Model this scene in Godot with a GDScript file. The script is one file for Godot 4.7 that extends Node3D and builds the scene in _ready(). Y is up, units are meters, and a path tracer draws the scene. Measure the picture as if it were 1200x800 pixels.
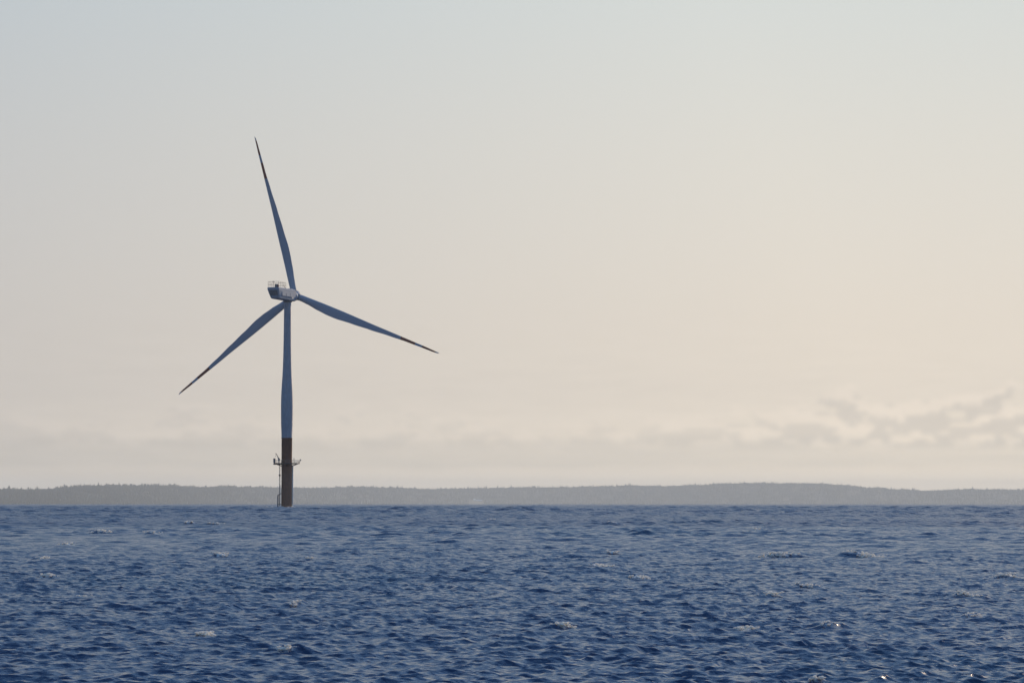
extends Node3D
# An offshore wind turbine on a choppy bay, a low wooded coast behind it, low sun ahead to the right.

const EARTH := 6371000.0
const EYE := 1.94
const FOCAL := 2985.0            # in pixels of a 1200 x 800 frame
const PITCH := 0.0630986         # the lens looks up by 3.6 degrees
const SUN_AZIMUTH := 0.54        # to the right of straight ahead
const SUN_HEIGHT := 0.27
const DEPTH := 1000.0            # metres to the turbine
const PI2 := TAU

var rng := RandomNumberGenerator.new()
var sun_dir := Vector3.ZERO


# ------------------------------------------------------------------ small helpers
func lin(r: float, g: float, b: float) -> Color:
	return Color(r, g, b).linear_to_srgb()


func paint(color: Color, rough := 0.5, metal := 0.0) -> StandardMaterial3D:
	var m := StandardMaterial3D.new()
	m.albedo_color = color
	m.roughness = rough
	m.metallic = metal
	return m


func tool() -> SurfaceTool:
	var st := SurfaceTool.new()
	st.begin(Mesh.PRIMITIVE_TRIANGLES)
	return st


func tri(st: SurfaceTool, a: Vector3, b: Vector3, c: Vector3, out: Vector3) -> void:
	if (c - a).cross(b - a).dot(out) < 0.0:
		var t := b
		b = c
		c = t
	st.add_vertex(a)
	st.add_vertex(b)
	st.add_vertex(c)


func quad(st: SurfaceTool, a: Vector3, b: Vector3, c: Vector3, d: Vector3, out: Vector3) -> void:
	tri(st, a, b, c, out)
	tri(st, a, c, d, out)


func commit(st: SurfaceTool, called: String, m: Material, parent: Node) -> MeshInstance3D:
	st.index()
	st.generate_normals()
	var o := MeshInstance3D.new()
	o.name = called
	o.mesh = st.commit()
	o.material_override = m
	parent.add_child(o, true)
	return o


func lathe(st: SurfaceTool, profile: Array, sides: int, base := Transform3D.IDENTITY, caps := true) -> void:
	# profile: [radius, height] from low to high, turned round y
	st.set_smooth_group(1)
	for k in profile.size() - 1:
		for s in sides:
			var a0 := PI2 * s / sides
			var a1 := PI2 * (s + 1) / sides
			var d0 := Vector3(cos(a0), 0, sin(a0))
			var d1 := Vector3(cos(a1), 0, sin(a1))
			var r0: float = profile[k][0]
			var r1: float = profile[k + 1][0]
			var y0 := Vector3(0, profile[k][1], 0)
			var y1 := Vector3(0, profile[k + 1][1], 0)
			var n := (d0 + d1) * (y1.y - y0.y) + Vector3(0, (r0 - r1) * 2.0, 0)
			quad(st, base * (d0 * r0 + y0), base * (d1 * r0 + y0), base * (d1 * r1 + y1), base * (d0 * r1 + y1), base.basis * n)
	if caps:
		for e in [0, profile.size() - 1]:
			st.set_smooth_group(2 + (1 if e > 0 else 0))
			var rr: float = profile[e][0]
			if rr < 0.001:
				continue
			var yy := Vector3(0, profile[e][1], 0)
			for s in sides:
				var b0 := PI2 * s / sides
				var b1 := PI2 * (s + 1) / sides
				tri(st, base * yy, base * (Vector3(cos(b0), 0, sin(b0)) * rr + yy), base * (Vector3(cos(b1), 0, sin(b1)) * rr + yy), base.basis * Vector3(0, 1 if e > 0 else -1, 0))


func tube(st: SurfaceTool, a: Vector3, b: Vector3, r: float, sides := 8) -> void:
	var y := (b - a).normalized()
	var x := y.cross(Vector3(0.31, 0.2, 0.93)).normalized()
	lathe(st, [[r, 0.0], [r, a.distance_to(b)]], sides, Transform3D(Basis(x, y, x.cross(y)), a))


func box(st: SurfaceTool, at: Vector3, size: Vector3, turn := 0.0, bevel := 0.0) -> void:
	hull(st, size, Transform3D(Basis(Vector3.UP, turn), at), bevel)


func hull(st: SurfaceTool, size: Vector3, base: Transform3D, bevel := 0.0) -> void:
	# a box with its upright edges chamfered
	var h := size * 0.5
	var c := maxf(bevel, minf(h.x, h.z) * 0.04)
	var ring := [Vector2(h.x, h.z - c), Vector2(h.x - c, h.z), Vector2(-h.x + c, h.z), Vector2(-h.x, h.z - c), Vector2(-h.x, -h.z + c), Vector2(-h.x + c, -h.z), Vector2(h.x - c, -h.z), Vector2(h.x, -h.z + c)]
	st.set_smooth_group(-1)
	for k in 8:
		var p: Vector2 = ring[k]
		var q: Vector2 = ring[(k + 1) % 8]
		var mid := (p + q) * 0.5
		quad(st, base * Vector3(p.x, -h.y, p.y), base * Vector3(q.x, -h.y, q.y), base * Vector3(q.x, h.y, q.y), base * Vector3(p.x, h.y, p.y), base.basis * Vector3(mid.x, 0, mid.y))
		for s in [-1.0, 1.0]:
			tri(st, base * Vector3(0, h.y * s, 0), base * Vector3(p.x, h.y * s, p.y), base * Vector3(q.x, h.y * s, q.y), base.basis * Vector3(0, s, 0))


func thing(called: String, label: String, category: String, at: Vector3, group := "") -> Node3D:
	var o := Node3D.new()
	o.name = called
	add_child(o, true)
	o.position = at
	o.set_meta("label", label)
	o.set_meta("category", category)
	if group != "":
		o.set_meta("group", group)
	return o


func sight(x: float, y: float) -> Vector3:
	# the direction in which the photograph (1200 x 800) shows that place
	var cx := (x - 600.0) / FOCAL
	var cy := (400.0 - y) / FOCAL
	return Vector3(cx, cy * cos(PITCH) + sin(PITCH), -cos(PITCH) + cy * sin(PITCH))


func place(x: float, y: float, depth: float) -> Vector3:
	var v := sight(x, y)
	return v * (depth / -v.z) + Vector3(0, EYE, 0)


func on_sea(x: float, y: float) -> Vector3:
	var v := sight(x, y)
	var p := v * (EYE / maxf(-v.y, 0.0012))
	return Vector3(p.x, 0, p.z)


# ------------------------------------------------------------------ sky
func ramp(stops: Array, e: float) -> Vector3:
	for k in stops.size() - 1:
		if e <= stops[k + 1][0]:
			var t: float = (e - stops[k][0]) / (stops[k + 1][0] - stops[k][0])
			return (stops[k][1] as Vector3).lerp(stops[k + 1][1], clampf(t, 0.0, 1.0))
	return stops[-1][1]


func sky_color(azimuth: float, e: float) -> Vector3:
	# clear air: warm and bright near the horizon on the sun's side, blue overhead and behind
	var deg := rad_to_deg(e)
	var sunward := ramp([
		[0.0, Vector3(1.32, 1.11, 0.84)], [1.2, Vector3(1.02, 0.89, 0.72)], [2.4, Vector3(0.86, 0.765, 0.645)], [4.0, Vector3(0.82, 0.74, 0.635)], [8.0, Vector3(0.755, 0.73, 0.665)], [12.0, Vector3(0.675, 0.715, 0.70)],
		[15.0, Vector3(0.54, 0.67, 0.80)], [20.0, Vector3(0.38, 0.59, 0.88)], [32.0, Vector3(0.22, 0.45, 0.85)], [55.0, Vector3(0.14, 0.33, 0.68)], [90.0, Vector3(0.11, 0.24, 0.48)]], deg)
	var away := ramp([
		[0.0, Vector3(0.26, 0.28, 0.33)], [6.0, Vector3(0.23, 0.29, 0.39)], [14.0, Vector3(0.17, 0.28, 0.45)], [32.0, Vector3(0.12, 0.25, 0.47)], [90.0, Vector3(0.11, 0.24, 0.48)]], deg)
	var d := Vector3(sin(azimuth) * cos(e), sin(e), -cos(azimuth) * cos(e))
	var t := clampf((d.dot(sun_dir) + 0.62) / 1.52, 0.0, 1.0)
	return away.lerp(sunward, t * t * t * (0.5 + 0.5 * t))


func make_sky() -> ImageTexture:
	var small := Image.create(512, 256, false, Image.FORMAT_RGBF)
	for j in 256:
		var e := PI * (0.5 - (j + 0.5) / 256.0)
		for i in 512:
			var c := sky_color(PI2 * ((i + 0.5) / 512.0 - 0.5), maxf(e, 0.0))
			small.set_pixel(i, j, Color(c.x, c.y, c.z))
	small.resize(4096, 2048, Image.INTERPOLATE_CUBIC)
	# banks of low cloud all round the horizon
	var billow := FastNoiseLite.new()
	billow.seed = 11
	billow.frequency = 1.0
	billow.fractal_octaves = 5
	billow.fractal_gain = 0.52
	var layer := FastNoiseLite.new()
	layer.seed = 5
	layer.frequency = 1.0
	layer.fractal_octaves = 4
	var bank := FastNoiseLite.new()
	bank.seed = 23
	bank.frequency = 1.0
	bank.fractal_octaves = 3
	for j in range(1024 - 70, 1024):
		var deg := 180.0 * (0.5 - (j + 0.5) / 2048.0)
		for i in 4096:
			var az := 360.0 * ((i + 0.5) / 4096.0 - 0.5)
			var c := small.get_pixel(i, j)
			var base := Vector3(c.r, c.g, c.b)
			var around := Vector2(cos(deg_to_rad(az)), sin(deg_to_rad(az))) * 57.3
			# heaps: their tops vary along the horizon
			var big := bank.get_noise_2d(az * 0.16 + 3.1, 0.0)
			var n := billow.get_noise_3d(around.x * 0.80, around.y * 0.80, deg * 1.9)
			var right := smoothstep(2.0, 9.0, az) * (1.0 - smoothstep(18.0, 45.0, az))
			var top := 1.80 + 0.35 * big + 0.50 * right + 1.05 * n
			var heap := smoothstep(0.0, 0.14, top - deg) * smoothstep(1.10, 1.40, deg)
			var up := billow.get_noise_3d(around.x * 0.80 + 0.10, around.y * 0.80 + 0.05, (deg + 0.20) * 1.9)
			var lit := smoothstep(-0.08, 0.16, n - up)
			var shade := base * Vector3(0.80, 0.815, 0.845)
			var light := base * Vector3(1.06, 1.05, 1.05)
			base = base.lerp(shade.lerp(light, lit), heap * (0.36 + 0.46 * right))
			# a grey sheet under them with a ragged top and a level foot
			var m := layer.get_noise_3d(around.x * 0.35, around.y * 0.35, deg * 5.0)
			var sheet := smoothstep(1.52, 1.26, deg + 0.30 * m) * smoothstep(0.70, 0.88, deg + 0.08 * m)
			base = base.lerp(base * Vector3(0.85, 0.87, 0.89), sheet * (0.70 + 0.35 * m))
			# thin streaks
			var streak := layer.get_noise_3d(around.x * 0.5 + 40.0, around.y * 0.5, deg * 9.0)
			base *= 1.0 + 0.035 * streak * smoothstep(5.0, 2.5, deg)
			small.set_pixel(i, j, Color(base.x, base.y, base.z))
	return ImageTexture.create_from_image(small)


# ------------------------------------------------------------------ sea
const TILE := 256
var long_tile := PackedVector3Array()
var short_tile := PackedVector3Array()
var far_tile := PackedVector3Array()
const LONG := 27.0
const SHORT := 7.3
const FAR := 118.0


func wave_tile(size: float, shortest: float, longest: float, count: int, slope: float, wind: float, spread: float, choppy: float) -> PackedVector3Array:
	# a repeating square of sea: the sum of many small waves, each drawn towards its crests
	var h := PackedFloat32Array()
	var dx := PackedFloat32Array()
	var dz := PackedFloat32Array()
	for a in [0]:
		h.resize(TILE * TILE)
		dx.resize(TILE * TILE)
		dz.resize(TILE * TILE)
	for w in count:
		var length := shortest * pow(longest / shortest, (w + rng.randf()) / count)
		var dir := wind + rng.randfn(0.0, spread)
		var k := PI2 / length
		var mx := roundi(k * cos(dir) * size / PI2)
		var mz := roundi(k * sin(dir) * size / PI2)
		if mx == 0 and mz == 0:
			continue
		var kx := PI2 * mx / size
		var kz := PI2 * mz / size
		k = sqrt(kx * kx + kz * kz)
		var amp := slope / k * sqrt(2.0 / count)
		var phase := rng.randf() * PI2
		var cx := PackedFloat32Array()
		var sx := PackedFloat32Array()
		cx.resize(TILE)
		sx.resize(TILE)
		for i in TILE:
			var p := PI2 * mx * i / TILE + phase
			cx[i] = cos(p) * amp
			sx[i] = sin(p) * amp
		var px := choppy * kx / k
		var pz := choppy * kz / k
		for j in TILE:
			var q := PI2 * mz * j / TILE
			var cq := cos(q)
			var sq := sin(q)
			var at := j * TILE
			for i in TILE:
				var ci := cx[i]
				var si := sx[i]
				h[at + i] += ci * cq - si * sq
				var s := si * cq + ci * sq
				dx[at + i] -= s * px
				dz[at + i] -= s * pz
	var out := PackedVector3Array()
	out.resize(TILE * TILE)
	for i in TILE * TILE:
		out[i] = Vector3(dx[i], h[i], dz[i])
	return out


func sample(t: PackedVector3Array, u: float, v: float) -> Vector3:
	var fu := floorf(u)
	var fv := floorf(v)
	var i := int(fu) & 255
	var j := (int(fv) & 255) << 8
	var i1 := (i + 1) & 255
	var j1 := (j + 256) & 65535
	u -= fu
	return t[i + j].lerp(t[i1 + j], u).lerp(t[i + j1].lerp(t[i1 + j1], u), v - fv)


func ripple_texture(size: float, shortest: float, longest: float, slope: float) -> ImageTexture:
	var t := wave_tile(size, shortest, longest, 70, slope, 1.5, 0.9, 0.0)
	var im := Image.create(TILE, TILE, false, Image.FORMAT_RGB8)
	var step := 2.0 * size / TILE
	for j in TILE:
		for i in TILE:
			var gx := (t[((i + 1) & 255) + j * TILE].y - t[((i - 1) & 255) + j * TILE].y) / step
			var gz := (t[i + ((j + 1) & 255) * TILE].y - t[i + ((j - 1) & 255) * TILE].y) / step
			var n := Vector3(-gx, gz, 1.0).normalized()
			im.set_pixel(i, j, Color(n.x * 0.5 + 0.5, n.y * 0.5 + 0.5, n.z * 0.5 + 0.5))
	return ImageTexture.create_from_image(im)


func make_sea(breakers: Array, pile: Vector3) -> void:
	long_tile = wave_tile(LONG, 0.55, 4.0, 100, 0.19, 1.35, 0.6, 0.9)
	short_tile = wave_tile(SHORT, 0.10, 0.60, 120, 0.29, 1.60, 0.62, 1.15)
	far_tile = wave_tile(FAR, 3.5, 14.0, 80, 0.17, 1.40, 0.6, 0.9)
	print("tiles ", Time.get_ticks_msec())
	var fine := 0.00085
	var angles := PackedFloat32Array()
	var a := 0.0
	var st := fine
	while a < 1.35:
		angles.append(a)
		a += st
		if a > 0.235:
			st *= 1.10
	var cols := angles.size() * 2 - 1
	var az := PackedFloat32Array()
	for i in cols:
		var m := i - (angles.size() - 1)
		az.append(angles[absi(m)] * signf(m))
	var rows := PackedFloat32Array()
	var d := 2.0
	while d < 14000.0:
		rows.append(d)
		if d < 22.0:
			d *= 1.03
		elif d < 250.0:
			d *= 1.0017
		elif d < 1250.0:
			d *= 1.0033
		else:
			d *= 1.012
	var ground := FastNoiseLite.new()
	ground.seed = 77
	ground.frequency = 0.02
	ground.fractal_octaves = 3
	var lace := FastNoiseLite.new()
	lace.seed = 9
	lace.frequency = 7.0
	lace.fractal_octaves = 3
	var total := cols * rows.size()
	var verts := PackedVector3Array()
	var colors := PackedColorArray()
	verts.resize(total)
	colors.resize(total)
	var crests := []
	var deep := Color(0.007, 0.028, 0.080)
	var turbid := Color(0.009, 0.033, 0.088)
	var foam := Color(0.86, 0.84, 0.80)
	var ca := PackedFloat32Array()
	var sa := PackedFloat32Array()
	for x in az:
		ca.append(cos(x))
		sa.append(sin(x))
	var ls := TILE / LONG
	var ss := TILE / SHORT
	var fs := TILE / FAR
	for r in rows.size():
		var dist := rows[r]
		var small := 1.0 - smoothstep(70.0, 170.0, dist)
		var middle := lerpf(0.15, 1.0, smoothstep(25.0, 150.0, dist)) * (1.0 - 0.5 * smoothstep(500.0, 1200.0, dist))
		var wide := smoothstep(90.0, 600.0, dist)
		var grow := 1.0 - 0.6 * smoothstep(3500.0, 7000.0, dist)
		var drop := dist * dist / (2.0 * EARTH)
		var near: Array = []
		for b in breakers:
			if absf(dist - b.d) < b.reach + 1.0:
				near.append(b)
		for c in cols:
			var x := sa[c] * dist
			var z := -ca[c] * dist
			# gusts make some patches rougher
			var gust := 1.0 + 0.42 * ground.get_noise_2d(x, z * 0.45)
			var w := sample(long_tile, x * ls, z * ls) * (0.80 * middle)
			# the same sea again, turned and stretched, so that no square repeats
			w += sample(long_tile, (x * 0.83 + z * 0.33) * ls * 0.61 + 91.0, (z * 0.83 - x * 0.33) * ls * 0.61 + 17.0) * (0.85 * middle)
			if wide > 0.0:
				w += sample(far_tile, x * fs, z * fs) * wide
			w *= gust * grow
			if small > 0.0:
				w += sample(short_tile, (x + w.x) * ss, (z + w.z) * ss) * (small * gust * 0.8)
				w += sample(short_tile, (x * 0.79 - z * 0.4) * ss * 0.7, (z * 0.79 + x * 0.4) * ss * 0.7) * (small * gust * 0.8)
			var white := 0.0
			for b in near:
				var p: Vector3 = Vector3(x, 0, z) - b.at
				var across: float = p.x * b.c + p.z * b.s
				var along: float = p.z * b.c - p.x * b.s
				var ex: float = across / b.wide
				if absf(ex) < 2.2 and absf(along) < b.reach * 2.0:
					# a short steep crest: abrupt towards the lens, gentle behind
					var bend: float = along + 0.25 * b.wide * ex * ex
					var face: float = bend / (b.reach * (0.28 if bend > 0.0 else 0.9))
					var lift: float = b.high * exp(-ex * ex * 1.6) * exp(-face * face)
					w.y += lift
					w.z += lift * 0.5
					var f: float = exp(-pow((ex - b.lean) * 1.9, 2.0)) * exp(-pow((bend + 0.03) / (b.reach * 0.30), 2.0))
					white = maxf(white, f * b.foam)
			# crests that fold over turn white here and there
			var to_pile := Vector2(x - pile.x, z - pile.z).length()
			if to_pile < 9.0:
				white = maxf(white, 0.75 * smoothstep(8.0, 2.5, to_pile) * (0.6 if x > pile.x + 1.0 else 1.0))
			var i := r * cols + c
			if white > 0.02:
				white = smoothstep(0.44, 0.64, white + 0.80 * lace.get_noise_2d(x, z * 0.6))
			else:
				white = 0.0
			if white > 0.35 and dist > 24.0 and absf(az[c]) < 0.26:
				crests.append(i)
			verts[i] = Vector3(x + w.x, w.y - drop, z + w.z)
			colors[i] = deep.lerp(turbid, clampf(gust - 0.5, 0.0, 1.0)).lerp(foam, white * 0.8)
	print("waves ", Time.get_ticks_msec(), " ", total)
	make_foam(verts, crests)
	var normals := PackedVector3Array()
	normals.resize(total)
	for r in rows.size():
		var r0 := maxi(r - 1, 0) * cols
		var r1 := mini(r + 1, rows.size() - 1) * cols
		for c in cols:
			var e := verts[r * cols + mini(c + 1, cols - 1)] - verts[r * cols + maxi(c - 1, 0)]
			var g := verts[r1 + c] - verts[r0 + c]
			normals[r * cols + c] = e.cross(g).normalized()
	if normals[cols * 5 + 5].y < 0.0:
		for i in total:
			normals[i] = -normals[i]
	var split := 0
	while rows[split] < 200.0:
		split += 1
	var mesh := ArrayMesh.new()
	for part in 2:
		var first := 0 if part == 0 else split
		var last := split if part == 0 else rows.size() - 1
		var arrays := []
		arrays.resize(Mesh.ARRAY_MAX)
		arrays[Mesh.ARRAY_VERTEX] = verts.slice(first * cols, (last + 1) * cols)
		arrays[Mesh.ARRAY_NORMAL] = normals.slice(first * cols, (last + 1) * cols)
		arrays[Mesh.ARRAY_COLOR] = colors.slice(first * cols, (last + 1) * cols)
		arrays[Mesh.ARRAY_INDEX] = grid(last - first, cols)
		mesh.add_surface_from_arrays(Mesh.PRIMITIVE_TRIANGLES, arrays)
	var o := MeshInstance3D.new()
	o.name = "sea"
	o.mesh = mesh
	o.set_surface_override_material(0, water(2.3, ripple_texture(2.3, 0.025, 0.30, 0.18), 0.25))
	o.set_surface_override_material(1, water(9.0, ripple_texture(9.0, 0.12, 1.2, 0.22), 0.34))
	o.set_meta("kind", "structure")
	add_child(o)
	print("sea ", Time.get_ticks_msec())


func make_foam(verts: PackedVector3Array, crests: Array) -> void:
	# clods of froth heaped on the breaking crests; the sun behind them shines through
	var clod := tool()
	clod.set_smooth_group(1)
	for j in 4:
		for k in 7:
			var p := []
			for q in [[j, k], [j, k + 1], [j + 1, k + 1], [j + 1, k]]:
				var th: float = PI * q[0] / 4.0
				var ph: float = PI2 * (q[1] % 7) / 7.0
				var bump := 0.78 + 0.44 * fmod(absf(sin((q[1] % 7) * 12.9 + q[0] * 78.2)) * 43.7, 1.0) if q[0] % 4 else 0.9
				p.append(Vector3(sin(th) * cos(ph), cos(th), sin(th) * sin(ph)) * bump)
			var out: Vector3 = p[0] + p[1] + p[2] + p[3]
			if j > 0:
				tri(clod, p[0], p[1], p[2], out)
			if j < 3:
				tri(clod, p[0], p[2], p[3], out)
	clod.generate_normals()
	var spots := []
	for i in crests:
		var v := verts[i]
		var d := Vector2(v.x, v.z).length()
		var grain := 0.010 + 0.00028 * d
		for n in 4:
			if rng.randf() < 0.75:
				var r := grain * rng.randf_range(0.35, 1.1)
				var at := v + Vector3(rng.randfn(0, 1) * 0.0012 * d, rng.randf_range(-0.2, 1.1) * grain, rng.randfn(0, 1) * 0.0010 * d)
				spots.append(Transform3D(Basis.from_euler(Vector3(rng.randf() * 6.0, rng.randf() * 6.0, 0)).scaled(Vector3(r * 1.6, r * 0.8, r * 1.3)), at))
	print("foam ", spots.size())
	var mm := MultiMesh.new()
	mm.transform_format = MultiMesh.TRANSFORM_3D
	mm.mesh = clod.commit()
	mm.instance_count = spots.size()
	for i in spots.size():
		mm.set_instance_transform(i, spots[i])
	var froth := paint(lin(0.90, 0.88, 0.84), 0.8)
	froth.backlight_enabled = true
	froth.backlight = Color(1.0, 0.99, 0.96)
	var o := MultiMeshInstance3D.new()
	o.name = "foam"
	o.multimesh = mm
	o.material_override = froth
	o.set_meta("kind", "stuff")
	o.set_meta("label", "white foam on the breaking wave crests")
	o.set_meta("category", "foam")
	add_child(o)


func grid(bands: int, cols: int) -> PackedInt32Array:
	var index := PackedInt32Array()
	index.resize(bands * (cols - 1) * 6)
	var n := 0
	for r in bands:
		var at := r * cols
		for c in cols - 1:
			var p := at + c
			index[n] = p
			index[n + 1] = p + cols
			index[n + 2] = p + 1
			index[n + 3] = p + 1
			index[n + 4] = p + cols
			index[n + 5] = p + cols + 1
			n += 6
	return index


func water(size: float, ripples: Texture2D, rough: float) -> StandardMaterial3D:
	var m := StandardMaterial3D.new()
	m.vertex_color_use_as_albedo = true
	m.roughness = rough
	m.metallic_specular = 0.42
	m.normal_enabled = true
	m.normal_texture = ripples
	m.normal_scale = 1.0
	m.uv1_triplanar = true
	m.uv1_world_triplanar = true
	m.uv1_scale = Vector3.ONE / size
	m.uv1_triplanar_sharpness = 8.0
	return m


# ------------------------------------------------------------------ the far coast
var skyline := [[-600, 576], [-300, 573], [-100, 572], [0, 573], [55, 573], [66, 571.5], [95, 568.8], [130, 568], [200, 568.6], [240, 570.2], [260, 569.4], [300, 570.3], [335, 571], [370, 571.2], [420, 570], [460, 571.2], [500, 572.6], [540, 572], [580, 571], [640, 570.6], [700, 569.6], [740, 568.5], [780, 569], [820, 567.6], [850, 566], [900, 565.5], [960, 566], [985, 567.6], [1020, 571], [1060, 573], [1082, 574.6], [1105, 574], [1140, 572.6], [1200, 573.6], [1300, 572], [1500, 570], [1800, 575]]
var roll := FastNoiseLite.new()


func crest_pixel(x: float) -> float:
	for k in skyline.size() - 1:
		if x <= skyline[k + 1][0]:
			var t: float = (x - skyline[k][0]) / float(skyline[k + 1][0] - skyline[k][0])
			return lerpf(skyline[k][1], skyline[k + 1][1], smoothstep(0.0, 1.0, t))
	return skyline[-1][1]


func shore_depth(x: float) -> float:
	return lerpf(11500.0, 19500.0, smoothstep(-150.0, 650.0, x))


func land(x: float, t: float) -> Vector3:
	# t: 0 at the shore, 1 on the crest of the hills, 2 behind them
	var z := shore_depth(x) + t * 1800.0
	var v := sight(x, 588.6)
	var px := v.x * z / -v.z
	var crest := place(x, crest_pixel(x), shore_depth(x) + 1800.0).y - 13.0
	var low := -(px * px + z * z) / (2.0 * EARTH) + 0.4
	var rise := smoothstep(-0.12, 1.0, t) if t <= 1.0 else 1.0 - 0.45 * (t - 1.0)
	var foot := smoothstep(-0.12, 1.0, 0.0)
	rise = (rise - foot) / (1.0 - foot)
	var y := low + (crest - low) * rise
	y += roll.get_noise_2d(px, z) * 9.0 * sin(clampf(t, 0.0, 1.0) * PI) * 1.2
	return Vector3(px, y, -z)


func make_coast() -> void:
	roll.seed = 31
	roll.frequency = 0.0016
	roll.fractal_octaves = 4
	var st := tool()
	st.set_smooth_group(1)
	var xs := []
	var x := -560.0
	while x < 1760.0:
		xs.append(x)
		x += 8.0
	var ts := [-0.02, 0.0, 0.08, 0.17, 0.26, 0.36, 0.46, 0.56, 0.66, 0.76, 0.86, 0.95, 1.0, 1.1, 1.4, 2.0]
	for i in xs.size() - 1:
		for j in ts.size() - 1:
			quad(st, land(xs[i], ts[j]), land(xs[i + 1], ts[j]), land(xs[i + 1], ts[j + 1]), land(xs[i], ts[j + 1]), Vector3.UP)
	var soil := paint(lin(0.03, 0.034, 0.026), 0.95)
	var hills := commit(st, "hills", soil, self)
	hills.set_meta("kind", "structure")

	# one spruce, low and cheap; the wood is thousands of them
	var tree := tool()
	tree.set_smooth_group(-1)
	for tier in 3:
		var y0 := 0.10 + 0.27 * tier
		var y1 := y0 + 0.40
		var rad := 0.27 - 0.07 * tier
		for s in 7:
			var a0 := PI2 * s / 7.0 + tier * 0.4
			var a1 := PI2 * (s + 1) / 7.0 + tier * 0.4
			var k0 := rad * (0.75 + 0.5 * fmod(s * 0.618 + tier * 0.3, 1.0))
			var k1 := rad * (0.75 + 0.5 * fmod(((s + 1) % 7) * 0.618 + tier * 0.3, 1.0))
			tri(tree, Vector3(0, minf(y1, 1.0), 0), Vector3(cos(a0) * k0, y0, sin(a0) * k0), Vector3(cos(a1) * k1, y0, sin(a1) * k1), Vector3(cos(a0), 0.5, sin(a0)))
	tree.generate_normals()
	var mm := MultiMesh.new()
	mm.transform_format = MultiMesh.TRANSFORM_3D
	mm.use_colors = true
	mm.mesh = tree.commit()
	var spots := []
	var clump := FastNoiseLite.new()
	clump.seed = 3
	clump.frequency = 0.006
	for n in 110000:
		var tx := rng.randf_range(-420.0, 1620.0)
		var t := rng.randf_range(0.015, 1.0) if n % 10 else rng.randf_range(0.9, 1.15)
		var p := land(tx, t)
		if absf(tx - 558.0) < 9.0 and t < 0.36:
			continue
		var high := rng.randf_range(7.0, 15.0) + 13.0 * clump.get_noise_2d(p.x, p.z) + (rng.randf_range(5.0, 17.0) if rng.randf() < 0.07 else 0.0)
		spots.append([p, high])
	mm.instance_count = spots.size()
	for n in spots.size():
		var high: float = spots[n][1]
		var b := Basis(Vector3.UP, rng.randf() * PI2).scaled(Vector3(high * rng.randf_range(0.8, 1.3), high, high * rng.randf_range(0.8, 1.3)))
		mm.set_instance_transform(n, Transform3D(b, spots[n][0] - Vector3(0, 0.5, 0)))
		var g := rng.randf_range(0.7, 1.3)
		mm.set_instance_color(n, Color(0.020 * g, 0.030 * g, 0.024 * g))
	var needles := paint(Color.WHITE, 0.9)
	needles.vertex_color_use_as_albedo = true
	var wood := MultiMeshInstance3D.new()
	wood.name = "forest"
	wood.multimesh = mm
	wood.material_override = needles
	wood.set_meta("kind", "stuff")
	wood.set_meta("label", "dark forest covering the low hills along the far shore")
	wood.set_meta("category", "forest")
	add_child(wood)

	# pale farm buildings in a clearing above the shore
	var white := paint(lin(0.88, 0.87, 0.84), 0.7)
	var tin := paint(lin(0.42, 0.41, 0.40), 0.5)
	var glass := paint(lin(0.03, 0.035, 0.04), 0.1)
	gable("house", "small white gabled house in a clearing on the far wooded shore", "house", land(556.0, 0.33), Vector3(18.0, 13.0, 14.0), 6.0, white, tin, glass, 2)
	gable("barn", "long pale low barn beside the white house on the far shore", "barn", land(561.5, 0.30), Vector3(52.0, 7.0, 15.0), 5.0, tin, white, glass, 4)

	# a slim lattice mast rising behind the wood
	var foot := land(347.6, 1.0)
	var mast := thing("radio_mast", "slim pale lattice mast rising faintly above the far wooded shore", "mast", foot)
	var steel := paint(lin(0.5, 0.5, 0.5), 0.5)
	var high2 := 88.0
	for k in 3:
		var leg := tool()
		var q := PI2 * k / 3.0
		tube(leg, Vector3(cos(q) * 1.6, -1.0, sin(q) * 1.6), Vector3(cos(q) * 0.8, high2, sin(q) * 0.8), 0.16, 6)
		commit(leg, "leg", steel, mast)
	var brace := tool()
	for k in 18:
		var y0 := k * high2 / 18.0
		for s in 3:
			var q0 := PI2 * s / 3.0
			var q1 := PI2 * (s + 1) / 3.0
			var r0 := lerpf(1.6, 0.8, y0 / high2)
			tube(brace, Vector3(cos(q0) * r0, y0, sin(q0) * r0), Vector3(cos(q1) * r0, y0 + high2 / 18.0, sin(q1) * r0), 0.07, 4)
	commit(brace, "bracing", steel, mast)


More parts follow.
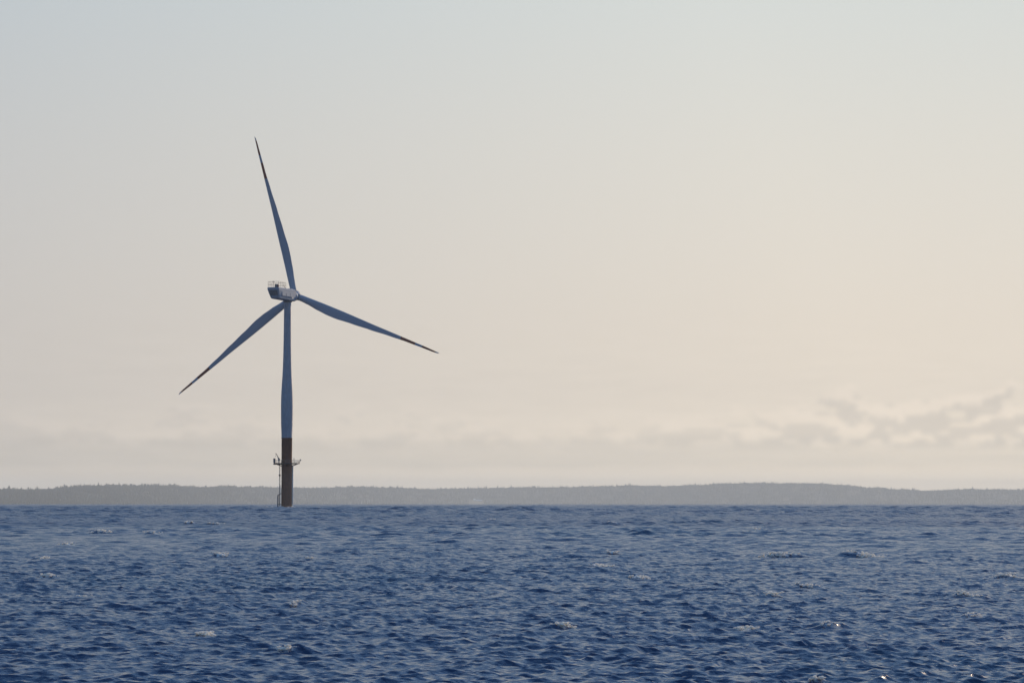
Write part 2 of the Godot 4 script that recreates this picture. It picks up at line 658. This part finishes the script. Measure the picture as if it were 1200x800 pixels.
func gable(called: String, label: String, category: String, at: Vector3, size: Vector3, ridge: float, wall: Material, roof: Material, glass: Material, windows: int) -> void:
	var t := thing(called, label, category, at)
	t.rotation.y = 0.35
	var h := size * 0.5
	var st := tool()
	st.set_smooth_group(-1)
	box(st, Vector3(0, h.y - 1.5, 0), size + Vector3(0, 3.0, 0))
	for s in [-1.0, 1.0]:
		tri(st, Vector3(h.x * s, size.y, -h.z), Vector3(h.x * s, size.y, h.z), Vector3(h.x * s, size.y + ridge, 0), Vector3(s, 0, 0))
	commit(st, "wall", wall, t)
	var rf := tool()
	rf.set_smooth_group(-1)
	for s in [-1.0, 1.0]:
		var a := Vector3(-h.x - 0.5, size.y + ridge + 0.2, 0)
		var b := Vector3(h.x + 0.5, size.y + ridge + 0.2, 0)
		var c := Vector3(h.x + 0.5, size.y - 0.2, (h.z + 0.6) * s)
		var d := Vector3(-h.x - 0.5, size.y - 0.2, (h.z + 0.6) * s)
		quad(rf, a, b, c, d, Vector3(0, 1, s))
		var down := Vector3(0, -0.25, 0)
		quad(rf, c, d, d + down, c + down, Vector3(0, 0, s))
		quad(rf, a + down, b + down, c + down, d + down, Vector3(0, -1, -s))
	commit(rf, "roof", roof, t)
	for k in windows:
		var w := tool()
		box(w, Vector3(lerpf(-h.x * 0.6, h.x * 0.6, k / maxf(windows - 1.0, 1.0)), size.y * 0.55, h.z), Vector3(1.6, 1.9, 0.12))
		commit(w, "window", glass, t)


# ------------------------------------------------------------------ the turbine
const CHORD := [[0.0, 2.45], [0.05, 2.45], [0.10, 2.75], [0.17, 3.40], [0.24, 3.78], [0.30, 3.80], [0.41, 3.15], [0.53, 2.45], [0.66, 1.72], [0.78, 1.15], [0.88, 0.92], [0.95, 0.70], [0.985, 0.50], [1.0, 0.15]]
const THICK := [[0.0, 1.0], [0.05, 1.0], [0.12, 0.78], [0.20, 0.48], [0.30, 0.32], [0.5, 0.22], [1.0, 0.15]]
const LEAD := [[0.0, 1.22], [0.05, 1.22], [0.2, 1.22], [0.3, 1.15], [0.6, 0.66], [0.88, 0.32], [1.0, 0.06]]


func curve(pts: Array, t: float) -> float:
	for k in pts.size() - 1:
		if t <= pts[k + 1][0]:
			var u: float = (t - pts[k][0]) / (pts[k + 1][0] - pts[k][0])
			return lerpf(pts[k][1], pts[k + 1][1], u * u * (3.0 - 2.0 * u) * 0.5 + u * 0.5)
	return pts[-1][1]


func section(t: float, length: float) -> PackedVector3Array:
	# one slice of a blade: round at the root, a drop-shaped wing further out
	var chord := curve(CHORD, t)
	var thick := curve(THICK, t) * chord
	var lead := curve(LEAD, t)
	var wing := smoothstep(0.05, 0.24, t)
	var twist := deg_to_rad(lerpf(15.0, 1.0, sqrt(clampf((t - 0.1) / 0.9, 0.0, 1.0))) * wing + 2.0 * wing)
	var out := PackedVector3Array()
	for k in 28:
		var q := PI2 * k / 28.0
		var cx := 0.5 - 0.5 * cos(q)                 # 0 leading, 1 trailing
		var side := sin(q)
		var foil := 2.9 * (0.2969 * sqrt(cx) - 0.126 * cx - 0.3516 * cx * cx + 0.2843 * cx * cx * cx - 0.1036 * cx * cx * cx * cx)
		var yy := lerpf(side * 0.5, signf(side) * foil * (0.62 if side > 0.0 else 0.38) * 2.0 * 0.5 * 1.1, wing) * thick
		var p := Vector3(cx * chord - lead, 0, yy)
		p = Vector3(p.x * cos(twist) - p.z * sin(twist), length * t, p.x * sin(twist) + p.z * cos(twist))
		p.z += 1.6 * t * t
		out.append(p)
	return out


func loft(st: SurfaceTool, from: float, to: float, steps: int, length: float, grow := 0.0) -> void:
	st.set_smooth_group(1)
	for k in steps:
		var a := section(lerpf(from, to, float(k) / steps), length)
		var b := section(lerpf(from, to, float(k + 1) / steps), length)
		var ma := Vector3.ZERO
		for p in a:
			ma += p / 28.0
		for s in 28:
			var s1 := (s + 1) % 28
			quad(st, a[s], a[s1], b[s1], b[s], (a[s] + a[s1]) * 0.5 - ma)
		if k == steps - 1 and to > 0.99:
			for s in 28:
				tri(st, b[s], b[(s + 1) % 28], (b[0] + b[14]) * 0.5, Vector3.UP)


func make_turbine() -> void:
	var base := place(335.5, 593.7, DEPTH)
	base.y = 0.0
	var t := thing("wind_turbine", "tall grey three-bladed offshore wind turbine standing on a brown pile", "wind turbine", base)
	var grime := FastNoiseLite.new()
	grime.seed = 8
	grime.frequency = 0.02
	grime.fractal_octaves = 4
	var streaks := NoiseTexture2D.new()
	streaks.width = 256
	streaks.height = 256
	streaks.seamless = true
	streaks.noise = grime
	var g := Gradient.new()
	g.set_color(0, Color(0.86, 0.86, 0.85))
	g.set_color(1, Color(1, 1, 1))
	streaks.color_ramp = g
	var coat := paint(lin(0.28, 0.345, 0.44), 0.55)
	coat.albedo_texture = streaks
	coat.uv1_triplanar = true
	coat.uv1_scale = Vector3(0.22, 0.05, 0.22)
	var shell := paint(lin(0.28, 0.345, 0.44), 0.75)
	shell.metallic_specular = 0.25
	var red := paint(lin(0.21, 0.055, 0.035), 0.45)
	var brown := paint(lin(0.23, 0.10, 0.06), 0.6)
	brown.albedo_texture = streaks
	brown.uv1_triplanar = true
	brown.uv1_scale = Vector3(0.3, 0.08, 0.3)
	var steel := paint(lin(0.16, 0.17, 0.19), 0.5)
	var dark := paint(lin(0.05, 0.045, 0.045), 0.6)
	var pale := paint(lin(0.80, 0.79, 0.75), 0.35)  # rim brightness put into the colour of the added pipe

	var y_brown := place(335.5, 513.0, DEPTH).y
	var y_deck := place(335.5, 543.0, DEPTH).y
	var y_top := place(335.5, 352.6, DEPTH).y

	# foundation
	var st := tool()
	lathe(st, [[2.06, -16.0], [2.06, 12.0], [2.10, y_brown - 0.25], [2.22, y_brown - 0.22], [2.22, y_brown]], 48)
	commit(st, "foundation_pile", brown, t)

	# tower: tapering, fullest a quarter of the way up, narrower again at the foot
	st = tool()
	var prof := [[2.14, y_brown + 0.003]]
	for q in [[508, 13.2], [502, 13.8], [495, 14.3], [485, 14.6], [475, 14.7], [465, 14.4], [458, 13.8], [450, 12.9], [440, 11.6], [430, 10.7], [415, 9.8], [400, 9.3], [380, 8.9], [353, 8.5]]:
		prof.append([q[1] * 0.5 * 0.3365 * 0.97, place(335.5, q[0], DEPTH).y])
	prof[-1][1] = y_top
	lathe(st, prof, 56)
	var tower := commit(st, "tower", coat, t)
	for k in [3, 8, 11]:
		var ring := tool()
		lathe(ring, [[prof[k][0] + 0.02, prof[k][1] - 0.14], [prof[k][0] + 0.045, prof[k][1] - 0.1], [prof[k][0] + 0.045, prof[k][1] + 0.1], [prof[k][0] + 0.02, prof[k][1] + 0.14]], 56)
		commit(ring, "flange_ring", coat, tower)
	var yaw := tool()
	lathe(yaw, [[1.62, y_top - 0.5], [1.72, y_top - 0.45], [1.72, y_top + 0.3]], 40)
	commit(yaw, "yaw_ring", steel, tower)

	make_platform(t, y_deck, steel, dark, brown, pale)
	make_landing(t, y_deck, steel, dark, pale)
	make_nacelle(t, y_top, shell, steel, dark)

	# rotor
	var psi := deg_to_rad(18.0)
	var tilt := deg_to_rad(8.0)
	var n := Vector3(sin(psi) * cos(tilt), sin(tilt), -cos(psi) * cos(tilt))
	var level := Vector3(sin(psi), 0, -cos(psi))
	var hub := Vector3(0, place(344.0, 346.2, DEPTH + 7.0).y, 0) + level * 7.2
	var up := (Vector3.UP - n * n.y).normalized()
	var right := n.cross(up)
	var spin := Basis(up.cross(n), n, up)
	spin = Basis(right, n, right.cross(n))
	st = tool()
	lathe(st, [[1.7, -1.9], [2.0, -1.7], [2.05, 0.0], [2.02, 1.0], [1.8, 1.9], [1.35, 2.5], [0.7, 2.85], [0.0, 2.95]], 40, Transform3D(spin, hub))
	var rotor_hub := commit(st, "hub", shell, t)
	var first: MeshInstance3D = null
	for az in [-11.8, 111.6, 233.4]:
		var q := deg_to_rad(az)
		var y := up * cos(q) + right * sin(q)
		var x := right * cos(q) - up * sin(q)
		var frame := Transform3D(Basis(x, y, x.cross(y)), hub)
		if first == null:
			st = tool()
			loft(st, 0.012, 0.735, 46, 64.8)
			loft(st, 0.835, 0.883, 4, 64.8)
			loft(st, 0.975, 1.0, 4, 64.8)
			first = commit(st, "blade", shell, t)
			for b in [[0.735, 0.835], [0.883, 0.975]]:
				st = tool()
				loft(st, b[0], b[1], 8, 64.8)
				var band := commit(st, "red_band", red, first)
				band.set_meta("label", "dark red warning band near the tip")
			st = tool()
			lathe(st, [[1.25, 1.75], [1.34, 1.8], [1.34, 2.15], [1.25, 2.2]], 32)
			commit(st, "root_collar", steel, first)
			first.transform = frame
		else:
			var o: Node3D = first.duplicate()
			o.name = "blade"
			t.add_child(o, true)
			o.transform = frame


func make_platform(t: Node3D, y: float, steel: Material, dark: Material, brown: Material, pale: Material) -> void:
	var p := Node3D.new()
	p.name = "work_platform"
	p.position = Vector3(0, y, 0)
	t.add_child(p)
	var st := tool()
	# an annular deck round the pile with a deeper landing on one side
	var ring := []
	for s in 24:
		var q := PI2 * s / 24.0
		var r := 5.15 / maxf(1.0, maxf(absf(cos(q)), absf(sin(q))) * 1.04)
		ring.append(Vector3(cos(q) * r, 0, sin(q) * r))
	st.set_smooth_group(-1)
	for s in 24:
		var a: Vector3 = ring[s]
		var b: Vector3 = ring[(s + 1) % 24]
		var ai := a.normalized() * 2.0
		var bi := b.normalized() * 2.0
		var h := Vector3(0, 0.16, 0)
		quad(st, a + h, b + h, bi + h, ai + h, Vector3.UP)
		quad(st, a - h, b - h, bi - h, ai - h, Vector3.DOWN)
		quad(st, a + h, b + h, b - h, a - h, a)
	commit(st, "deck", dark, p)
	st = tool()
	for s in 12:
		var d: Vector3 = ring[s * 2].normalized()
		tube(st, d * 2.0 + Vector3(0, -1.1, 0), d * 4.4 + Vector3(0, -0.2, 0), 0.08, 6)
	box(st, Vector3(-3.4, -0.3, 0.6), Vector3(3.6, 0.3, 2.6))
	commit(st, "bracket", dark, p)
	for s in 24:
		st = tool()
		var q: Vector3 = ring[s] * 0.975
		tube(st, q + Vector3(0, 0.15, 0), q + Vector3(0, 1.25, 0), 0.04, 6)
		commit(st, "railing_post", steel, p)
	for h in [0.7, 1.25]:
		st = tool()
		for s in 24:
			tube(st, ring[s] * 0.975 + Vector3(0, h, 0), ring[(s + 1) % 24] * 0.975 + Vector3(0, h, 0), 0.035, 6)
		commit(st, "railing_rail", steel, p)
	# switch cabinet at the outer end, seen against the sky
	st = tool()
	box(st, Vector3(-4.75, 1.05, 0.9), Vector3(0.85, 1.7, 0.8))
	box(st, Vector3(-4.75, 1.95, 0.9), Vector3(1.0, 0.08, 0.95))
	commit(st, "switch_cabinet", steel, p)
	# davit crane: post, leaning jib, hook line
	st = tool()
	tube(st, Vector3(-2.95, 0.1, 1.4), Vector3(-2.95, 2.1, 1.4), 0.2, 10)
	box(st, Vector3(-2.95, 1.5, 1.4), Vector3(0.7, 0.9, 0.7))
	tube(st, Vector3(-2.95, 1.9, 1.4), Vector3(-4.15, 4.0, 1.9), 0.15, 8)
	tube(st, Vector3(-3.1, 1.3, 1.4), Vector3(-3.6, 3.0, 1.65), 0.08, 8)
	commit(st, "davit_crane", steel, p)
	st = tool()
	tube(st, Vector3(-4.15, 4.0, 1.9), Vector3(-4.2, 2.9, 1.92), 0.03, 5)
	box(st, Vector3(-4.2, 2.8, 1.92), Vector3(0.16, 0.25, 0.16))
	commit(st, "hook_line", dark, p)
	# navigation lantern and a post on the other side
	st = tool()
	tube(st, Vector3(2.95, 0.1, 1.2), Vector3(2.95, 1.7, 1.2), 0.09, 8)
	lathe(st, [[0.16, 1.7], [0.16, 2.05], [0.05, 2.15]], 10, Transform3D(Basis(), Vector3(2.95, 0, 1.2)))
	commit(st, "lantern_post", steel, p)
	st = tool()
	tube(st, Vector3(5.0, 0.1, 0.4), Vector3(5.35, 1.2, 0.4), 0.08, 8)
	box(st, Vector3(5.38, 1.35, 0.4), Vector3(0.5, 0.6, 0.35))
	commit(st, "life_buoy_box", steel, p)


func make_landing(t: Node3D, y: float, steel: Material, dark: Material, pale: Material) -> void:
	var p := Node3D.new()
	p.name = "boat_landing"
	t.add_child(p)
	# two thick fender tubes down into the water, a ladder between pile and tubes
	for z in [0.2, 1.7]:
		var st := tool()
		tube(st, Vector3(-3.3, -6.0, z), Vector3(-3.3, 4.9, z), 0.19, 10)
		tube(st, Vector3(-3.3, 4.85, z), Vector3(-1.9, 5.5, z * 0.7), 0.14, 8)
		tube(st, Vector3(-3.3, 1.2, z), Vector3(-1.8, 1.2, z * 0.7), 0.14, 8)
		commit(st, "fender_tube", steel, p)
	var l := Node3D.new()
	l.name = "ladder"
	p.add_child(l)
	for z in [0.65, 1.25]:
		var st2 := tool()
		tube(st2, Vector3(-2.62, -5.0, z), Vector3(-2.62, y - 0.2, z), 0.14, 6)
		commit(st2, "ladder_rail", steel, l)
	var st3 := tool()
	for k in 64:
		var yy := -4.0 + k * 0.33
		if yy < y - 0.3:
			tube(st3, Vector3(-2.62, yy, 0.65), Vector3(-2.62, yy, 1.25), 0.035, 5)
	commit(st3, "rungs", steel, l)
	for k in 7:
		var st4 := tool()
		var h := 6.0 + k * 1.6
		var prev := Vector3.ZERO
		for s in 9:
			var q := PI * (0.1 + 0.8 * s / 8.0)
			var c := Vector3(-2.62 - sin(q) * 0.55, h, 0.95 - cos(q) * 0.42)
			if s > 0:
				tube(st4, prev, c, 0.035, 5)
			prev = c
		commit(st4, "cage_hoop", steel, p)
	var st5 := tool()
	box(st5, Vector3(-2.65, y - 4.6, 1.0), Vector3(0.6, 0.75, 0.9))
	commit(st5, "rest_landing", dark, p)
	# added pipe: its pale paint stands in for the bright rim of the pile
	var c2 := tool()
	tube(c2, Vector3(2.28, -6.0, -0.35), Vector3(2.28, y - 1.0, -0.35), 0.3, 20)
	var pipe := commit(c2, "added_rim_pipe", pale, t)
	pipe.set_meta("label", "added pale pipe standing in for the bright rim on the right side of the pile")
	for k in 4:
		var c3 := tool()
		tube(c3, Vector3(1.7, 2.0 + k * 3.8, -0.5), Vector3(2.3, 2.0 + k * 3.8, -0.5), 0.12, 8)
		commit(c3, "rim_pipe_clamp", dark, pipe)  # clamps holding the added rim pipe


func make_nacelle(t: Node3D, y_top: float, shell: Material, steel: Material, dark: Material) -> void:
	var n := Node3D.new()
	n.name = "nacelle"
	n.position = Vector3(0, y_top + 0.15, 0)
	n.rotation.y = -deg_to_rad(20.5)       # own -z looks along the shaft
	t.add_child(n)
	# side view: overhanging tail, level roof, shallow belly
	var st := tool()
	st.set_smooth_group(-1)
	var side := [[13.4, 4.25], [13.3, 3.6], [11.6, 0.25], [10.8, 0.0], [-2.2, -0.05], [-3.4, 0.35], [-3.9, 1.2], [-3.9, 3.6], [-3.4, 4.2], [-2.6, 4.35]]
	var cross_low := 1.95
	var cross_top := 2.5
	var mid := Vector3(0, 2.2, 4.0)
	for k in side.size():
		var a: Array = side[k]
		var b: Array = side[(k + 1) % side.size()]
		var wa := lerpf(cross_low, cross_top, clampf(a[1] / 3.0, 0.0, 1.0)) * (0.84 if a[0] < -3.0 else 1.0)
		var wb := lerpf(cross_low, cross_top, clampf(b[1] / 3.0, 0.0, 1.0)) * (0.84 if b[0] < -3.0 else 1.0)
		var c0 := 0.30
		# strip round the shell, with a chamfer to each flank
		quad(st, Vector3(wa - c0, a[1], a[0]), Vector3(wb - c0, b[1], b[0]), Vector3(-wb + c0, b[1], b[0]), Vector3(-wa + c0, a[1], a[0]), Vector3(0, (a[1] + b[1]) * 0.5 - mid.y, (a[0] + b[0]) * 0.5 - mid.z))
		for s in [-1.0, 1.0]:
			var ai := Vector3(s * wa, lerpf(a[1], mid.y, 0.13), lerpf(a[0], mid.z, 0.035))
			var bi := Vector3(s * wb, lerpf(b[1], mid.y, 0.13), lerpf(b[0], mid.z, 0.035))
			quad(st, Vector3(s * (wa - c0), a[1], a[0]), Vector3(s * (wb - c0), b[1], b[0]), bi, ai, Vector3(s, (a[1] + b[1]) * 0.5 - mid.y, (a[0] + b[0]) * 0.5 - mid.z))
			tri(st, ai, bi, Vector3(s * 2.42, mid.y, mid.z), Vector3(s, 0, 0))
	var body := commit(st, "body", shell, n)
	st = tool()
	lathe(st, [[1.95, 3.7], [2.05, 3.9], [2.05, 5.2], [1.8, 5.6]], 40, Transform3D(Basis(Vector3.RIGHT, Vector3(0, 0, -1), Vector3.UP), Vector3(0, 2.1, 0)))
	commit(st, "generator_drum", shell, n)
	# service panels on the flank and the tail, standing a little proud
	for z in [1.0, 4.6, 8.2]:
		st = tool()
		box(st, Vector3(2.40, 2.35, z), Vector3(0.09, 2.2, 3.3))
		commit(st, "side_panel", shell, body)
	st = tool()
	hull(st, Vector3(3.4, 2.2, 0.1), Transform3D(Basis(Vector3.RIGHT, 0.46), Vector3(0, 2.15, 12.62)))
	commit(st, "tail_hatch", steel, body)
	# hoist deck railing on the rear of the roof
	for x in [-2.2, 2.2]:
		for z in [6.3, 8.0, 9.7, 11.4, 13.0]:
			st = tool()
			tube(st, Vector3(x, 4.2, z), Vector3(x, 6.5, z), 0.07, 6)
			commit(st, "railing_post", steel, n)
	st = tool()
	for h in [5.4, 6.5]:
		for x in [-2.2, 2.2]:
			tube(st, Vector3(x, h, 6.3), Vector3(x, h, 13.0), 0.06, 6)
		for z in [6.3, 13.0]:
			tube(st, Vector3(-2.2, h, z), Vector3(2.2, h, z), 0.06, 6)
	commit(st, "railing_rail", steel, n)
	# coolers, lamp housing and weather vane
	st = tool()
	box(st, Vector3(-0.7, 5.0, 8.4), Vector3(1.5, 1.5, 0.5))
	for k in 6:
		box(st, Vector3(-0.7, 4.45 + k * 0.24, 8.68), Vector3(1.35, 0.07, 0.06))
	commit(st, "cooler", steel, n)
	st = tool()
	lathe(st, [[0.32, 4.2], [0.32, 4.55], [0.24, 4.6], [0.36, 4.75], [0.36, 5.3], [0.15, 5.5]], 12, Transform3D(Basis(), Vector3(0.9, 0, 10.5)))
	commit(st, "warning_light", paint(lin(0.16, 0.02, 0.015), 0.3), n)
	st = tool()
	tube(st, Vector3(-0.4, 4.2, 11.8), Vector3(-0.4, 6.9, 11.8), 0.06, 6)
	box(st, Vector3(-0.4, 6.4, 11.8), Vector3(0.9, 0.12, 0.12))
	box(st, Vector3(-0.75, 6.6, 11.8), Vector3(0.14, 0.4, 0.3))
	commit(st, "weather_vane", steel, n)
	st = tool()
	tube(st, Vector3(2.0, 4.2, 5.8), Vector3(1.6, 5.5, 7.6), 0.10, 6)
	commit(st, "handrail_stay", steel, n)
	st = tool()
	box(st, Vector3(0.3, 4.5, -0.8), Vector3(2.4, 0.45, 2.6), 0.0, 0.3)
	commit(st, "roof_hatch", shell, n)


# ------------------------------------------------------------------ everything
func _ready() -> void:
	rng.seed = 20240
	sun_dir = Vector3(sin(SUN_AZIMUTH) * cos(SUN_HEIGHT), sin(SUN_HEIGHT), -cos(SUN_AZIMUTH) * cos(SUN_HEIGHT))
	var cam := Camera3D.new()
	cam.name = "camera"
	add_child(cam)
	cam.position = Vector3(0, EYE, 0)
	cam.rotation.x = PITCH
	cam.fov = rad_to_deg(2.0 * atan(400.0 / FOCAL))
	cam.near = 0.1
	cam.far = 40000.0
	cam.current = true

	var env := Environment.new()
	env.background_mode = Environment.BG_SKY
	env.tonemap_mode = Environment.TONE_MAPPER_LINEAR
	env.tonemap_exposure = 1.0
	env.sdfgi_enabled = true
	env.ssao_enabled = true
	env.ssil_enabled = true
	env.sky = Sky.new()
	var air := PanoramaSkyMaterial.new()
	air.panorama = make_sky()
	env.sky.sky_material = air
	env.sky_rotation = Vector3(0, PI, 0)
	env.fog_enabled = true
	env.fog_density = 0.000054
	env.fog_light_color = Color(0.94, 0.98, 1.0)
	var world := WorldEnvironment.new()
	world.name = "air"
	world.environment = env
	add_child(world)

	var sun := DirectionalLight3D.new()
	sun.name = "sun"
	add_child(sun)
	sun.look_at_from_position(Vector3.ZERO, -sun_dir)
	sun.light_energy = 1.5
	sun.light_color = Color(1.0, 0.885, 0.74)
	sun.light_angular_distance = 0.53
	sun.shadow_enabled = true
	print("sky ", Time.get_ticks_msec())

	# crests that break, where the photograph shows them: place, width, height, foam
	var breakers := []
	for b in [[1000, 652, 1.7, 0.19, 1.3, 0.7], [918, 652, 1.7, 0.18, 1.0, -0.4], [112, 624, 2.0, 0.2, 1.0, 0.3], [75, 637, 1.1, 0.10, 0.7, 0.2], [53, 677, 0.55, 0.09, 1.0, 0.0], [47, 655, 1.2, 0.14, 0.5, 0.2], [255, 652, 0.8, 0.10, 0.9, 0.2], [105, 638, 1.6, 0.15, 0.0, 0.0], [690, 662, 1.1, 0.12, 0.8, 0.7], [748, 677, 0.6, 0.08, 0.8, 0.2], [675, 651, 1.5, 0.14, 0.0, 0.0], [718, 648, 0.6, 0.10, 0.7, 0.2], [650, 735, 0.42, 0.06, 0.7, 0.5], [343, 708, 0.5, 0.09, 0.5, 0.3], [1178, 677, 0.7, 0.08, 1.0, 0.0], [947, 686, 0.6, 0.06, 0.9, 0.0], [902, 698, 0.6, 0.07, 0.9, 0.2], [868, 734, 0.42, 0.05, 1.0, 0.4], [1138, 723, 0.4, 0.07, 0.6, 0.0], [962, 798, 0.22, 0.04, 0.9, 0.0], [1025, 797, 0.5, 0.035, 0.0, 0.0], [240, 744, 0.35, 0.03, 0.9, 0.0], [345, 763, 0.42, 0.07, 0.6, -0.5], [737, 763, 0.4, 0.06, 0.0, 0.0], [600, 676, 0.8, 0.1, 0.0, 0.0], [540, 690, 0.7, 0.1, 0.0, 0.0], [15, 732, 0.6, 0.07, 0.0, 0.0], [268, 711, 0.5, 0.07, 0.0, 0.0], [1125, 697, 0.8, 0.09, 0.6, 0.3], [175, 625, 1.3, 0.15, 0.6, 0.3], [222, 613, 2.0, 0.18, 0.7, 0.0], [250, 613, 2.0, 0.18, 0.6, 0.0], [360, 653, 0.8, 0.06, 0.5, 0.3], [98, 697, 0.3, 0.04, 0.8, 0.0], [578, 608, 2.2, 0.2, 0.7, 0.0], [970, 733, 0.5, 0.07, 0.3, 0.0], [1010, 631, 1.4, 0.14, 0.0, 0.0], [885, 620, 2.0, 0.12, 0.5, 0.0], [720, 614, 2.2, 0.16, 0.5, 0.0]]:
		var at := on_sea(b[0], b[1] + 2.0)
		var turn := rng.randf_range(-0.12, 0.22)
		breakers.append({"at": at, "d": Vector2(at.x, at.z).length(), "wide": b[2] * 0.5, "high": b[3], "foam": b[4], "lean": b[5], "reach": 0.5 + b[3] * 4.0, "c": cos(turn), "s": sin(turn)})
	var pile := place(335.5, 593.7, DEPTH)
	make_sea(breakers, pile)
	make_coast()
	print("coast ", Time.get_ticks_msec())
	make_turbine()
	print("done ", Time.get_ticks_msec())
